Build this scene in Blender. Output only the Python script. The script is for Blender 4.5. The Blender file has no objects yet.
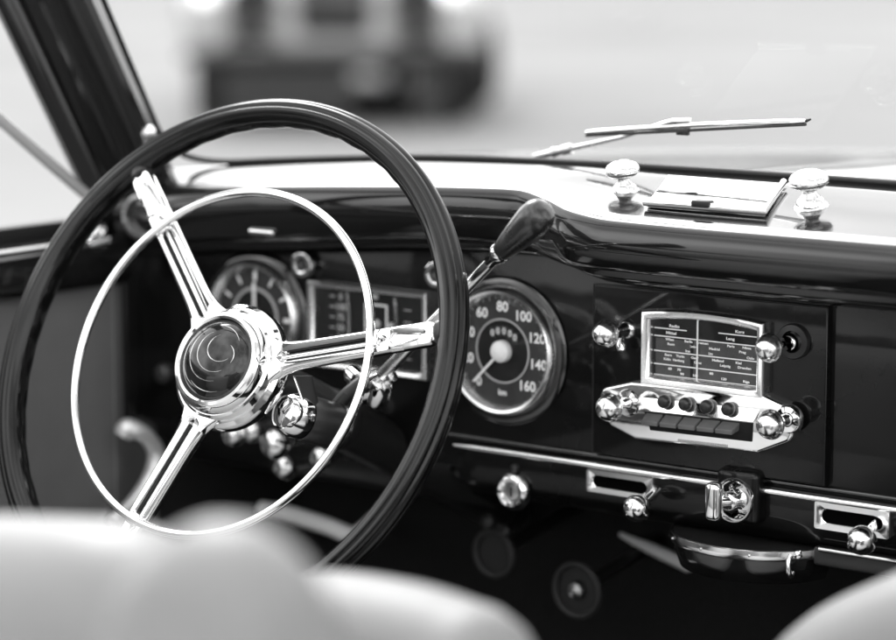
import bpy, bmesh, math, random
from mathutils import Vector, Matrix
random.seed(7)
V = Vector
PI = math.pi
scene = bpy.context.scene
COL = scene.collection

# ------------------------------------------------------------------ camera
F = 2650.0 / 896.0                      # focal length over frame width
PSI, PITCH = math.radians(37.0), math.radians(8.6)
DIR = V((-math.sin(PSI) * math.cos(PITCH), math.cos(PSI) * math.cos(PITCH), -math.sin(PITCH)))
RIGHT = V((math.cos(PSI), math.sin(PSI), 0))
UP = RIGHT.cross(DIR)
CAM = V((1.1223, -1.8363, 0.3488))

def at(px, py, origin=(0, 0, 0), normal=(0, 1, 0)):
    """where the sight line through a photo point meets a plane of the car"""
    d = DIR + RIGHT * ((px - 448) / 2650.0) - UP * ((py - 320) / 2650.0)
    n = V(normal)
    t = (V(origin) - CAM).dot(n) / d.dot(n)
    return CAM + d * t

def aty(px, py, y): return at(px, py, (0, y, 0), (0, 1, 0))
def atx(px, py, x): return at(px, py, (x, 0, 0), (1, 0, 0))
def atz(px, py, z): return at(px, py, (0, 0, z), (0, 0, 1))

# ------------------------------------------------------------------ materials
def new_mat(name):
    m = bpy.data.materials.new(name); m.use_nodes = True
    nt = m.node_tree
    return m, nt, nt.nodes['Principled BSDF'], nt.nodes['Material Output']

def mat(name, col, rough=.5, metal=0., coat=0., ior=1.5, bump=0., bscale=200., var=0., vscale=20., rvar=0., coat_r=.03, spec=.5, stretch=None):
    m, nt, b, out = new_mat(name)
    c = col if isinstance(col, (tuple, list)) else (col, col, col)
    b.inputs['Base Color'].default_value = (*c, 1)
    b.inputs['Roughness'].default_value = rough
    b.inputs['Metallic'].default_value = metal
    b.inputs['Coat Weight'].default_value = coat
    b.inputs['Coat Roughness'].default_value = coat_r
    b.inputs['IOR'].default_value = ior
    b.inputs['Specular IOR Level'].default_value = spec
    tc = nt.nodes.new('ShaderNodeTexCoord')
    src = tc.outputs['Object']
    if stretch:
        mp = nt.nodes.new('ShaderNodeMapping'); mp.inputs['Scale'].default_value = stretch
        nt.links.new(src, mp.inputs['Vector']); src = mp.outputs['Vector']
    if var or rvar:
        n = nt.nodes.new('ShaderNodeTexNoise'); n.inputs['Scale'].default_value = vscale
        n.inputs['Detail'].default_value = 5
        nt.links.new(src, n.inputs['Vector'])
        if var:
            r = nt.nodes.new('ShaderNodeMapRange')
            r.inputs['From Min'].default_value = .3; r.inputs['From Max'].default_value = .7
            r.inputs['To Min'].default_value = 1 - var; r.inputs['To Max'].default_value = 1 + var
            nt.links.new(n.outputs['Fac'], r.inputs['Value'])
            mx = nt.nodes.new('ShaderNodeVectorMath'); mx.operation = 'SCALE'
            mx.inputs[0].default_value = c
            nt.links.new(r.outputs['Result'], mx.inputs['Scale'])
            nt.links.new(mx.outputs['Vector'], b.inputs['Base Color'])
        if rvar:
            r = nt.nodes.new('ShaderNodeMapRange')
            r.inputs['From Min'].default_value = .35; r.inputs['From Max'].default_value = .75
            r.inputs['To Min'].default_value = rough; r.inputs['To Max'].default_value = rough + rvar
            nt.links.new(n.outputs['Fac'], r.inputs['Value'])
            nt.links.new(r.outputs['Result'], b.inputs['Roughness'])
    if bump:
        n2 = nt.nodes.new('ShaderNodeTexNoise'); n2.inputs['Scale'].default_value = bscale
        n2.inputs['Detail'].default_value = 3
        nt.links.new(src, n2.inputs['Vector'])
        bp = nt.nodes.new('ShaderNodeBump'); bp.inputs['Strength'].default_value = bump
        bp.inputs['Distance'].default_value = .002
        nt.links.new(n2.outputs['Fac'], bp.inputs['Height'])
        nt.links.new(bp.outputs['Normal'], b.inputs['Normal'])
        if coat: nt.links.new(bp.outputs['Normal'], b.inputs['Coat Normal'])
    return m

def glass_mat(name, tint=.94, ior=1.5):
    m, nt, b, out = new_mat(name)
    nt.nodes.remove(b)
    tr = nt.nodes.new('ShaderNodeBsdfTransparent'); tr.inputs['Color'].default_value = (tint,) * 3 + (1,)
    gl = nt.nodes.new('ShaderNodeBsdfGlossy'); gl.inputs['Roughness'].default_value = .015
    ge = nt.nodes.new('ShaderNodeNewGeometry')
    dt = nt.nodes.new('ShaderNodeVectorMath'); dt.operation = 'DOT_PRODUCT'
    nt.links.new(ge.outputs['Normal'], dt.inputs[0]); nt.links.new(ge.outputs['Incoming'], dt.inputs[1])
    def mth(op, a, b=None):
        k = nt.nodes.new('ShaderNodeMath'); k.operation = op
        for i, q in enumerate((a, b)):
            if q is None: continue
            if isinstance(q, (int, float)): k.inputs[i].default_value = q
            else: nt.links.new(q, k.inputs[i])
        return k.outputs[0]
    f0 = ((ior - 1) / (ior + 1)) ** 2
    one = mth('SUBTRACT', 1.0, mth('ABSOLUTE', dt.outputs['Value']))
    frv = mth('MULTIPLY_ADD', mth('POWER', one, 5.0), 1 - f0)
    frv.node.inputs[2].default_value = f0
    # faint dust, so the pane is not optically perfect
    n = nt.nodes.new('ShaderNodeTexNoise'); n.inputs['Scale'].default_value = 6; n.inputs['Detail'].default_value = 6
    tc = nt.nodes.new('ShaderNodeTexCoord'); nt.links.new(tc.outputs['Object'], n.inputs['Vector'])
    r = nt.nodes.new('ShaderNodeMapRange'); r.inputs['To Min'].default_value = .0; r.inputs['To Max'].default_value = .015
    nt.links.new(n.outputs['Fac'], r.inputs['Value'])
    df = nt.nodes.new('ShaderNodeBsdfDiffuse'); df.inputs['Color'].default_value = (.6, .6, .6, 1)
    m1 = nt.nodes.new('ShaderNodeMixShader'); m2 = nt.nodes.new('ShaderNodeMixShader')
    nt.links.new(r.outputs['Result'], m1.inputs[0]); nt.links.new(tr.outputs[0], m1.inputs[1]); nt.links.new(df.outputs[0], m1.inputs[2])
    nt.links.new(frv, m2.inputs[0]); nt.links.new(m1.outputs[0], m2.inputs[1]); nt.links.new(gl.outputs[0], m2.inputs[2])
    nt.links.new(m2.outputs[0], out.inputs['Surface'])
    return m

M = dict(
    chrome=mat('chrome', .86, .03, 1, rvar=.06, vscale=60, bump=.015, bscale=90),
    satin=mat('satin_chrome', .92, .15, 1, rvar=.08, vscale=50),
    brushed=mat('brushed_metal', .95, .22, 1, rvar=.08, vscale=50),
    worn_chrome=mat('worn_chrome', .62, .16, 1, rvar=.15, vscale=40),
    paint=mat('black_paint', .006, .12, coat=1, ior=1.5, coat_r=.02, bump=.012, bscale=45, rvar=.1, vscale=12),
    panel=mat('panel_paint', .004, .25, spec=.12, coat=.38, coat_r=.025, bump=.012, bscale=45, rvar=.1, vscale=12),
    deck=mat('deck_paint', .008, .10, coat=.75, ior=1.45, spec=.25, coat_r=.03, bump=.015, bscale=40, rvar=.08, vscale=9),
    bakelite=mat('bakelite', .004, .3, spec=.05, coat=.62, coat_r=.02, bump=.01, bscale=150),
    plastic=mat('black_plastic', .018, .28, rvar=.1, vscale=40),
    dial=mat('dial_grey', .035, .5, spec=.2, var=.25, vscale=30),
    dial_dark=mat('dial_dark', .006, .5, spec=.2),
    void=mat('void_black', .002, .8, spec=.0),
    dial_pale=mat('dial_band', .055, .5, var=.3, vscale=60),
    white=mat('numeral_white', .9, .5),
    grey=mat('line_grey', .42, .5),
    rubber=mat('black_rubber', .012, .6, bump=.1, bscale=300),
    carpet=mat('dark_carpet', .010, .95, bump=.6, bscale=600, var=.4, vscale=200),
    trim=mat('door_trim', .13, .55, bump=.12, bscale=350, var=.15, vscale=9),
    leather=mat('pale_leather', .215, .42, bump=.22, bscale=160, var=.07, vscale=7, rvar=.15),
    bonnet=mat('pale_paint', .22, .25, coat=.8, coat_r=.05, var=.03, vscale=2),
    dark_metal=mat('dark_metal', .03, .35, .6, rvar=.2, vscale=30),
    leather_reflect=mat('brightened_leather', .60, .45, bump=.22, bscale=160),  # leather colour brightened so that the chrome reflects it white
    gravel=mat('pale_ground', .215, .9, var=.22, vscale=.35, bump=.4, bscale=25),
    foliage=mat('foliage', .045, .7, var=.6, vscale=.8),
    carwhite=mat('white_car_paint', .42, .3, coat=.6),
    cardark=mat('dark_car_paint', .015, .3, coat=.6),
    tyre=mat('tyre_rubber', .014, .7),
    wood=mat('bark', .06, .8, var=.4, vscale=5),
    glass=glass_mat('instrument_glass', .97, 1.3),
    screen=glass_mat('windscreen_glass', .97, 1.16),
)

# ------------------------------------------------------------------ object helpers
ROOT = {}                                # object name -> world offset of its vertices

def tag(o, label=None, cat=None, group=None, kind=None):
    if label: o['label'] = label
    if cat: o['category'] = cat
    if group: o['group'] = group
    if kind: o['kind'] = kind
    return o

def thing(name, loc, label, cat, group=None):
    o = bpy.data.objects.new(name, None); COL.objects.link(o)
    o.empty_display_size = .02; o.location = loc
    ROOT[o.name] = V(loc)
    return tag(o, label, cat, group)

class MB:
    def __init__(s): s.v = []; s.f = []
    def add(s, vs, fs):
        k = len(s.v); s.v += [V(p) for p in vs]; s.f += [[i + k for i in f] for f in fs]; return s
    def from_bm(s, bm):
        bm.verts.index_update()
        s.add([v.co.copy() for v in bm.verts], [[v.index for v in f.verts] for f in bm.faces]); bm.free(); return s
    def box(s, lo, hi, bevel=0, seg=2, mtx=None):
        bm = bmesh.new(); bmesh.ops.create_cube(bm, size=1)
        lo, hi = V(lo), V(hi)
        for v in bm.verts:
            v.co = V([lo[i] + (v.co[i] + .5) * (hi[i] - lo[i]) for i in range(3)])
        if bevel: bmesh.ops.bevel(bm, geom=bm.edges[:], offset=bevel, segments=seg, profile=.5, affect='EDGES')
        if mtx: bmesh.ops.transform(bm, matrix=mtx, verts=bm.verts)
        return s.from_bm(bm)
    def prism(s, poly, off, bevel=0, seg=3, both=False):
        """closed polygon of 3-D points pushed along off"""
        bm = bmesh.new(); vs = [bm.verts.new(p) for p in poly]; f = bm.faces.new(vs)
        r = bmesh.ops.extrude_face_region(bm, geom=[f])
        nv = [g for g in r['geom'] if isinstance(g, bmesh.types.BMVert)]
        bmesh.ops.translate(bm, verts=nv, vec=V(off))
        bmesh.ops.recalc_face_normals(bm, faces=bm.faces[:])
        if bevel:
            sn = set(nv)
            es = [e for e in bm.edges if (e.verts[0] in sn and e.verts[1] in sn) or both]
            bmesh.ops.bevel(bm, geom=es, offset=bevel, segments=seg, profile=.5, affect='EDGES')
        return s.from_bm(bm)
    def grid(s, rows, close_u=False, close_v=False):
        nu, nv = len(rows), len(rows[0]); k = []
        for i in range(nu if close_u else nu - 1):
            for j in range(nv if close_v else nv - 1):
                a, b = i, (i + 1) % nu; c, d = j, (j + 1) % nv
                k.append([a * nv + c, a * nv + d, b * nv + d, b * nv + c])
        return s.add([p for r in rows for p in r], k)
    def tube(s, pts, rad, n=14, closed=False, caps=True, flat=1., ref=None):
        pts = [V(p) for p in pts]; m = len(pts)
        if not isinstance(rad, (list, tuple)): rad = [rad] * m
        rows = []; up = V(ref) if ref else None
        for i, p in enumerate(pts):
            a = pts[(i - 1) % m] if (closed or i) else p
            b = pts[(i + 1) % m] if (closed or i < m - 1) else p
            t = (b - a).normalized()
            if up is None: up = V((0, 0, 1)) if abs(t.z) < .9 else V((1, 0, 0))
            x = (up - t * up.dot(t)).normalized(); y = t.cross(x)
            if not ref: up = x
            rows.append([p + (x * math.cos(2 * PI * j / n) + y * math.sin(2 * PI * j / n) * flat) * rad[i] for j in range(n)])
        k = len(s.v); s.grid(rows, close_u=closed, close_v=True)
        if caps and not closed:
            s.f.append([k + j for j in range(n)]); s.f.append([k + (m - 1) * n + j for j in range(n - 1, -1, -1)])
        return s
    def lathe(s, prof, o, ax, n=48, squash=None):
        """prof = [(radius, height along ax)]"""
        o = V(o); ax = V(ax).normalized()
        x = (V((0, 0, 1)) if abs(ax.z) < .9 else V((0, 1, 0))); x = (x - ax * x.dot(ax)).normalized(); y = ax.cross(x)
        rows = [[o + ax * h + (x * math.cos(2 * PI * j / n) + y * math.sin(2 * PI * j / n)) * r for j in range(n)] for r, h in prof]
        return s.grid(rows, close_v=True)
    def build(s, name, m, parent=None, angle=40, off=None, fix=True):
        me = bpy.data.meshes.new(name)
        o0 = off if off is not None else (ROOT[parent.name] if parent else V((0, 0, 0)))
        me.from_pydata([tuple(p - o0) for p in s.v], [], s.f); me.update()
        if fix:
            bm = bmesh.new(); bm.from_mesh(me); bmesh.ops.remove_doubles(bm, verts=bm.verts, dist=1e-6)
            bmesh.ops.recalc_face_normals(bm, faces=bm.faces); bm.to_mesh(me); bm.free()
        me.materials.append(m if isinstance(m, bpy.types.Material) else M[m])
        for p in me.polygons: p.use_smooth = True
        me.set_sharp_from_angle(angle=math.radians(angle))
        o = bpy.data.objects.new(name, me); COL.objects.link(o)
        if parent: o.parent = parent
        else: o.location = o0
        ROOT[o.name] = V(o0)
        return o

def copy_tree(o, parent=None):
    c = o.copy(); COL.objects.link(c); c.parent = parent
    ROOT[c.name] = ROOT[o.name]
    for ch in list(o.children): copy_tree(ch, c)
    return c

def catmull(pts, per=8, closed=False):
    pts = [V(p) for p in pts]; n = len(pts); out = []
    for i in range(n if closed else n - 1):
        p1, p2 = pts[i], pts[(i + 1) % n]
        p0 = pts[(i - 1) % n] if (closed or i) else p1 * 2 - p2
        p3 = pts[(i + 2) % n] if (closed or i < n - 2) else p2 * 2 - p1
        for k in range(per):
            t = k / per
            out.append(.5 * ((2 * p1) + (p2 - p0) * t + (2 * p0 - 5 * p1 + 4 * p2 - p3) * t * t + (3 * p1 - p0 - 3 * p2 + p3) * t ** 3))
    if not closed: out.append(pts[-1])
    return out

def rrect(w, h, r, n=6):
    out = []
    for cx, cy, a in ((w / 2 - r, h / 2 - r, 0), (-w / 2 + r, h / 2 - r, 90), (-w / 2 + r, -h / 2 + r, 180), (w / 2 - r, -h / 2 + r, 270)):
        for k in range(n + 1):
            t = math.radians(a + 90 * k / n); out.append((cx + r * math.cos(t), cy + r * math.sin(t)))
    return out

def fillet(pts, rad, n=6):
    pts = [V(p) for p in pts]; out = []; m = len(pts)
    for i, p in enumerate(pts):
        a = (pts[i - 1] - p); b = (pts[(i + 1) % m] - p); ang = a.angle(b)
        d = min(rad[i] / math.tan(ang / 2), a.length * .48, b.length * .48)
        A, B = p + a.normalized() * d, p + b.normalized() * d
        for k in range(n + 1):
            t = k / n; out.append(A * (1 - t) ** 2 + p * (2 * t * (1 - t)) + B * t * t)
    return out

def disc_mesh(mb, c, ax, r, n=64, h=0): return mb.lathe([(r, h), (1e-5, h)], c, ax, n)

def text_mesh(mb, s, size, mtx, bold=0):
    cu = bpy.data.curves.new('t', 'FONT'); cu.body = s; cu.size = size; cu.align_x = 'CENTER'; cu.align_y = 'CENTER'
    cu.offset = bold; cu.resolution_u = 3
    o = bpy.data.objects.new('t', cu); COL.objects.link(o)
    dg = bpy.context.evaluated_depsgraph_get(); me = bpy.data.meshes.new_from_object(o.evaluated_get(dg))
    mb.add([mtx @ v.co for v in me.vertices], [list(p.vertices) for p in me.polygons])
    bpy.data.objects.remove(o); bpy.data.curves.remove(cu); bpy.data.meshes.remove(me)

def face_mtx(c, right=(1, 0, 0), up=(0, 0, 1)):
    r = V(right).normalized(); u = V(up); u = (u - r * u.dot(r)).normalized(); n = r.cross(u)
    m = Matrix((r, u, n)).transposed().to_4x4(); m.translation = V(c); return m

# ================================================================== DASHBOARD
dash = thing('dashboard', (0, 0, -.11), 'glossy black car dashboard with rolled top and chrome strip, carrying radio and gauges', 'dashboard')
# upper cowl: key sections along the car's width
#  x: (y_base z_base)(y_edge z_edge)(y_lip z_lip)(y_ret z_ret)
KEYS = [
    (-.64, .00, .113, -.022, .094, -.018, .046, .004, .036),
    (-.53, .035, .121, -.040, .104, -.036, .060, .004, .050),
    (-.44, .050, .128, -.049, .111, -.044, .068, .004, .056),
    (-.33, .058, .135, -.050, .118, -.046, .078, .004, .064),
    (-.22, .062, .138, -.050, .124, -.046, .085, .004, .068),
    (-.155, .063, .139, -.051, .126, -.047, .086, .004, .068),
    (-.115, .064, .139, -.063, .121, -.060, .080, .004, .060),
    (-.08, .065, .139, -.078, .114, -.076, .077, .000, .052),
    (-.04, .065, .139, -.084, .110, -.081, .077, .000, .050),
    (.06, .065, .139, -.085, .109, -.082, .077, .000, .050),
    (.20, .062, .138, -.085, .109, -.082, .077, .000, .050),
    (.33, .058, .135, -.080, .109, -.077, .077, .000, .050),
    (.50, .040, .126, -.060, .103, -.056, .068, .000, .050),
    (.64, .00, .113, -.022, .094, -.018, .046, .004, .036)]
def key_at(x):
    ks = KEYS
    for i in range(len(ks) - 1):
        if x <= ks[i + 1][0]: break
    t = (x - ks[i][0]) / (ks[i + 1][0] - ks[i][0])
    out = []
    for c in range(1, 9):
        p1, p2 = ks[i][c], ks[i + 1][c]
        h = ks[i + 1][0] - ks[i][0]
        def slope(j):
            if j <= 0 or j >= len(ks) - 1: return 0
            a = (ks[j][c] - ks[j - 1][c]) / (ks[j][0] - ks[j - 1][0]); b = (ks[j + 1][c] - ks[j][c]) / (ks[j + 1][0] - ks[j][0])
            return 0 if a * b <= 0 else 2 * a * b / (a + b)
        m1, m2 = slope(i) * h, slope(i + 1) * h
        out.append((2 * t**3 - 3 * t**2 + 1) * p1 + (t**3 - 2 * t**2 + t) * m1 + (-2 * t**3 + 3 * t**2) * p2 + (t**3 - t**2) * m2)
    return out
def cowl_row(x):
    yb, zb, ye, ze, yl, zl, yr, zr = key_at(x)
    s = (zb - ze) / (yb - ye)
    P = [(yb + .02, zb - .004), (yb, zb)]
    for t in (.2, .4, .6, .75, .86): P.append((yb + (ye - yb) * t, zb + (ze - zb) * t + .003 * math.sin(PI * t)))
    P += [(ye + .0105, ze + s * .0105 + .0009), (ye + .0092, ze + s * .0092 + .0001), (ye + .0078, ze + s * .0078 + .0009), (ye + .006, ze + s * .006 + .0008), (ye + .003, ze - .0004), (ye, ze - .0032), (ye - .0022, ze - .0075)]
    H = ze - .0075 - zl
    for t in (.25, .5, .75): P.append((ye - .0022 + (yl - ye + .0022) * t - .005 * math.sin(PI * t), ze - .0075 - H * t))
    P += [(yl + .0005, zl), (yl + .004, zl - .005), (yl + .011, zl - .008)]
    k = (yr - yl)
    P += [(yl + k * .45, zl - .009), (yl + k * .47, zl - .011), (yl + k * .47, zl - .016), (yl + k * .52, zr + .004 + .3 * (zl - zr - .02)), (yl + k * .7, zr + .001), (yl + k * .85, zr - .001), (yr, zr - .0015), (yr + .01, zr - .002)]
    return [V((x, y, z)) for y, z in P]
xs = [-.64 + 1.28 * i / 128 for i in range(129)]
MB().grid([cowl_row(x) for x in xs]).build('cowl', 'deck', dash, angle=50)
MB().box((-.64, .004, -.13), (.64, .03, .07), .002).build('panel', 'panel', dash)
# raised centre plate that carries the radio
MB().prism([V((x, .0045, z)) for x, z in [(-.1055, -.0985), (.117, -.0985), (.117, .0462), (-.1055, .0462)]], (0, -.0085, 0), .0016).build('radio_plate', 'panel', dash)
MB().tube([(-.1055, -.0035, -.098), (-.1055, -.0035, .0462), (.117, -.0035, .0462)], .0008, 8).build('plate_bead', 'dark_metal', dash)
# thin rolled moulding and chrome strip
MB().tube([(-.262, .003, -.1015), (.63, .003, -.1015)], .0022, 10).build('moulding', 'paint', dash)
pts = [V((-.2537 + .8837 * i / 40, -.0015, -.1092)) for i in range(41)]
MB().tube(pts, [.0012, .0027] + [.003] * 38 + [.002], 12).build('trim_strip', 'satin', dash)
# lower apron, folding under
def apron_row(x):
    f = min(1, max(0, (x + .275) / .03)); b = .02 * (1 - f)
    return [V((x, y + b, z)) for y, z in [(.010, -.104), (.001, -.106), (-.0005, -.112), (.0, -.125), (.002, -.139), (.006, -.146), (.016, -.153), (.03, -.157), (.06, -.160)]]
MB().grid([apron_row(-.275 + .905 * i / 60) for i in range(61)]).build('apron', 'panel', dash, angle=60)
# knee panel under the gauges
MB().grid([[V((-.64 + .37 * i / 10, y, z)) for y, z in [(.004, -.105), (.02, -.135), (.05, -.165), (.09, -.185)]] for i in range(11)]).build('knee_panel', 'plastic', dash, angle=60)
MB().box((-.645, -.018, -.13), (-.634, .06, .095), .004).build('end_cap', 'paint', dash)
# chrome pill standing in for the bright highlight under the hood
ml = aty(262, 232, -.047)
MB().tube([ml + V((-.015, 0, 0)), ml + V((-.0135, 0, 0)), ml + V((.0135, 0, 0)), ml + V((.015, 0, 0))], [.0008, .0028, .0028, .0008], 14).build('hood_highlight', 'chrome', dash)

# ------------------------------------------------------------------ round instruments
def ring_bezel(c, r, depth=.011, w=.0085, ax=(0, -1, 0)):
    return MB().lathe([(r + .0005, 0), (r + .0005, depth * .45), (r - .0008, depth * .8), (r - .003, depth), (r - .0052, depth * .93), (r - .0065, depth * .72), (r - w, depth * .45), (r - w - .0004, depth * .2)], c, ax, 96)
def arc_pts(c, r, a0, a1, y, n=60): return [V((c[0] + r * math.cos(math.radians(a0 + (a1 - a0) * k / n)), y, c[2] + r * math.sin(math.radians(a0 + (a1 - a0) * k / n)))) for k in range(n + 1)]

sc = V((-.2015, .003, -.0205))
speedo = thing('speedometer', sc, 'round speedometer reading to 160 km with chrome bezel, right of the wheel rim', 'speedometer')
MB().lathe([(.0655, 0), (.0655, .002), (.064, .0035), (.060, .0045), (.0565, .0046), (.0560, .001)], sc, (0, -1, 0), 96).build('surround', 'paint', speedo)
ring_bezel(sc, .0562, .0125).build('bezel', 'brushed', speedo)
d = disc_mesh(MB(), sc, (0, -1, 0), .0485, 64, .0035).build('dial', 'dial', speedo)
disc_mesh(MB(), sc, (0, -1, 0), .0275, 64, .0037).build('inner_dial', 'dial_dark', speedo)
MB().tube(arc_pts(sc, .0277, 0, 354, sc.y - .0042, 90), .0009, 6, closed=True).build('inner_ring', 'grey', speedo)
nm = MB()
for k, s in enumerate(['0', '20', '40', '60', '80', '100', '120', '140', '160']):
    a = math.radians(229 - 34.6 * k)
    text_mesh(nm, s, .0122 if k else .0112, face_mtx((sc.x + .0385 * math.cos(a), sc.y - .0041, sc.z + .0385 * math.sin(a))), .0003)
text_mesh(nm, 'km', .0072, face_mtx((sc.x, sc.y - .0041, sc.z - .0365)), .0002)
nm.build('numerals', 'white', speedo)
tk = MB()
for k in range(33):
    a = math.radians(229 - 34.6 * k / 4); r0 = .0475 - (.003 if k % 2 == 0 else .0018)
    if k % 4 == 0: r0 = .0458
    e = V((math.cos(a), 0, math.sin(a))); t = V((-e.z, 0, e.x)) * .0003
    y = V((0, sc.y - .0041, 0)); c0 = V((sc.x, 0, sc.z)) + y
    tk.add([c0 + e * r0 - t, c0 + e * .0478 - t, c0 + e * .0478 + t, c0 + e * r0 + t], [[0, 1, 2, 3]])
tk.build('tick_marks', 'grey', speedo)
od = MB(); ot = MB()
for k in range(5):
    a = math.radians(122 - 19 * k); p = V((sc.x + .0195 * math.cos(a), sc.y - .0043, sc.z + .0165 * math.sin(a) + .001))
    od.box(p + V((-.0031, -.0004, -.0042)), p + V((.0031, .0004, .0042)), .0003)
    text_mesh(ot, '0', .0078, face_mtx(p + V((0, -.0007, 0))), .0001)
w_ = od.build('odometer', 'plastic', speedo); ot.build('digits', 'white', w_)
a = math.radians(225)
e = V((math.cos(a), 0, math.sin(a))); t = V((-e.z, 0, e.x)); b0 = V((sc.x, sc.y - .0065, sc.z))
MB().prism([b0 - t * .0012 - e * .004, b0 + e * .0405 - t * .0009, b0 + e * .042, b0 + e * .0405 + t * .0009, b0 + t * .0012 - e * .004], (0, -.0008, 0)).build('needle', 'white', speedo)
MB().lathe([(.0095, .0035), (.0095, .0085), (.0085, .0105), (.005, .0125), (.0001, .0132)], sc, (0, -1, 0), 40).build('hub', mat('hub_grey', .8, .35), speedo)
MB().lathe([(.0487, .0062), (.035, .0076), (.018, .0084), (.0001, .0087)], sc, (0, -1, 0), 48).build('glass', 'glass', speedo)

gc = V((-.4845, .003, -.0165))
gauge = thing('round_gauge', gc, 'round chrome gauge with upright pale pointer, half hidden behind the steering wheel hub', 'gauge')
MB().lathe([(.062, 0), (.062, .002), (.058, .0042), (.0535, .0046), (.053, .001)], gc, (0, -1, 0), 80).build('surround', 'paint', gauge)
ring_bezel(gc, .0535, .0125).build('bezel', 'brushed', gauge)
disc_mesh(MB(), gc, (0, -1, 0), .046, 64, .0035).build('dial', 'dial', gauge)
disc_mesh(MB(), gc, (0, -1, 0), .0265, 64, .0037).build('inner_dial', 'dial_dark', gauge)
MB().tube(arc_pts(gc, .0267, 0, 354, gc.y - .0042, 80), .0016, 6, closed=True).build('inner_ring', 'grey', gauge)
hm = MB()
for k in range(12):
    a = math.radians(30 * k); e = V((math.cos(a), 0, math.sin(a))); t = V((-e.z, 0, e.x)) * (.0012 if k % 3 else .002)
    c0 = V((gc.x, gc.y - .0041, gc.z))
    hm.add([c0 + e * .0345 - t, c0 + e * .043 - t, c0 + e * .043 + t, c0 + e * .0345 + t], [[0, 1, 2, 3]])
hm.build('hour_marks', 'white', gauge)
MB().box((gc.x - .0016, gc.y - .0062, gc.z - .006), (gc.x + .0016, gc.y - .0052, gc.z + .033), .0003).build('pointer', 'white', gauge)
MB().lathe([(.0465, .0062), (.03, .008), (.015, .0088), (.0001, .009)], gc, (0, -1, 0), 48).build('glass', 'glass', gauge)

# ------------------------------------------------------------------ rectangular cluster
cx0, cx1, cz0, cz1 = -.4175, -.2810, -.0545, .0240
cl = thing('instrument_cluster', ((cx0 + cx1) / 2, 0, cz0), 'rectangular three-part instrument cluster in a chrome frame, seen through the wheel', 'instrument')
def rect_frame(x0, x1, z0, z1, w, y, h, arch=0, n=12, skew=None):
    """closed frame: outer loop, raised rounded face, inner loop; arch lifts the upper edge"""
    def loop(inset, yy):
        L = []
        for k in range(n + 1):
            t = k / n; x = x0 + inset + (x1 - x0 - 2 * inset) * t
            L.append(V((x, yy, z1 - inset + arch * (1 - (2 * t - 1) ** 2))))
        for k in range(n + 1):
            t = 1 - k / n; L.append(V((x0 + inset + (x1 - x0 - 2 * inset) * t, yy, z0 + inset)))
        return L
    rows = [loop(0, y), loop(0, y - h * .75), loop(w * .07, y - h * .92), loop(w * .18, y - h), loop(w * .62, y - h * .97), loop(w * .8, y - h * .9), loop(w * .95, y - h * .6), loop(w, y - h * .1)]
    return MB().grid(rows, close_v=True)
rect_frame(cx0, cx1, cz0, cz1, .0062, .004, .011).build('chrome_frame', 'brushed', cl, angle=50)
MB().box((cx0 + .005, .0015, cz0 + .005), (cx1 - .005, .0045, cz1 - .005)).build('dial', 'dial_dark', cl)
for fx in (.315, .715):
    x = cx0 + (cx1 - cx0) * fx
    MB().tube([(x + .002 * math.sin(PI * k / 8), -.001, cz0 + .008 + (cz1 - cz0 - .016) * k / 8) for k in range(9)], .0016, 8).build('divider', 'worn_chrome', cl)
tm = MB()
for k in range(6):
    z = cz0 + .018 + k * .0095
    text_mesh(tm, ['0', '25', '50', '75', '100', '°'][k] if k < 5 else '0', .0085, face_mtx((cx0 + .034, .0006, z)), .0003)
    tm.box((cx0 + .021, .0005, z - .0006), (cx0 + .027, .0012, z + .0006))
tm.build('scale', 'grey', cl)
x = cx0 + (cx1 - cx0) * .545
g2 = MB()
for lo, hi in (((x - .012, -.0005, .0065), (x + .014, .0005, .0083)), ((x + .0122, -.0005, -.030), (x + .014, .0005, .0065)), ((x - .012, -.0005, -.030), (x - .0102, .0005, .0065))): g2.box(lo, hi)
g2.build('fuel_scale', 'white', cl)
lm = MB()
for dx, dz, r in ((.001, -.010, .0042), (.0175, -.010, .003), (.0, .0145, .0028)):
    lm.lathe([(r, 0), (r * .8, .0022), (.0001, .003)], (x + dx, .0012, dz), (0, -1, 0), 20)
lm.build('warning_lamps', mat('lamp_lens', .6, .2), cl)
tm = MB()
for k in range(5):
    z = cz0 + .016 + k * .011; tm.box((cx1 - .030, .0005, z - .0005), (cx1 - .022, .0012, z + .0005))
tm.build('oil_scale', 'grey', cl)
MB().box((cx0 + .0055, -.0028, cz0 + .0055), (cx1 - .0055, -.0022, cz1 - .0055)).build('glass', 'glass', cl)

# indicator lamps (chrome rings with dark lens)
p0 = aty(305, 264, .002)
lampA = thing('indicator_lamp', p0, 'small chrome ring indicator lamp above the left end of the rectangular cluster', 'lamp', 'indicator lamps above the cluster')
MB().lathe([(.0132, 0), (.0132, .003), (.0115, .006), (.009, .0068), (.0068, .006), (.0052, .002)], p0, (0, -1, 0), 40).build('ring', 'chrome', lampA)
MB().lathe([(.0056, .0015), (.004, .0038), (.0001, .005)], p0, (0, -1, 0), 24).build('lens', 'plastic', lampA)
lampB = copy_tree(lampA); lampB.location = aty(439, 274, .002)
lampB['label'] = 'chrome indicator lamp above the cluster right end, peeping out behind the wheel rim'

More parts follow.
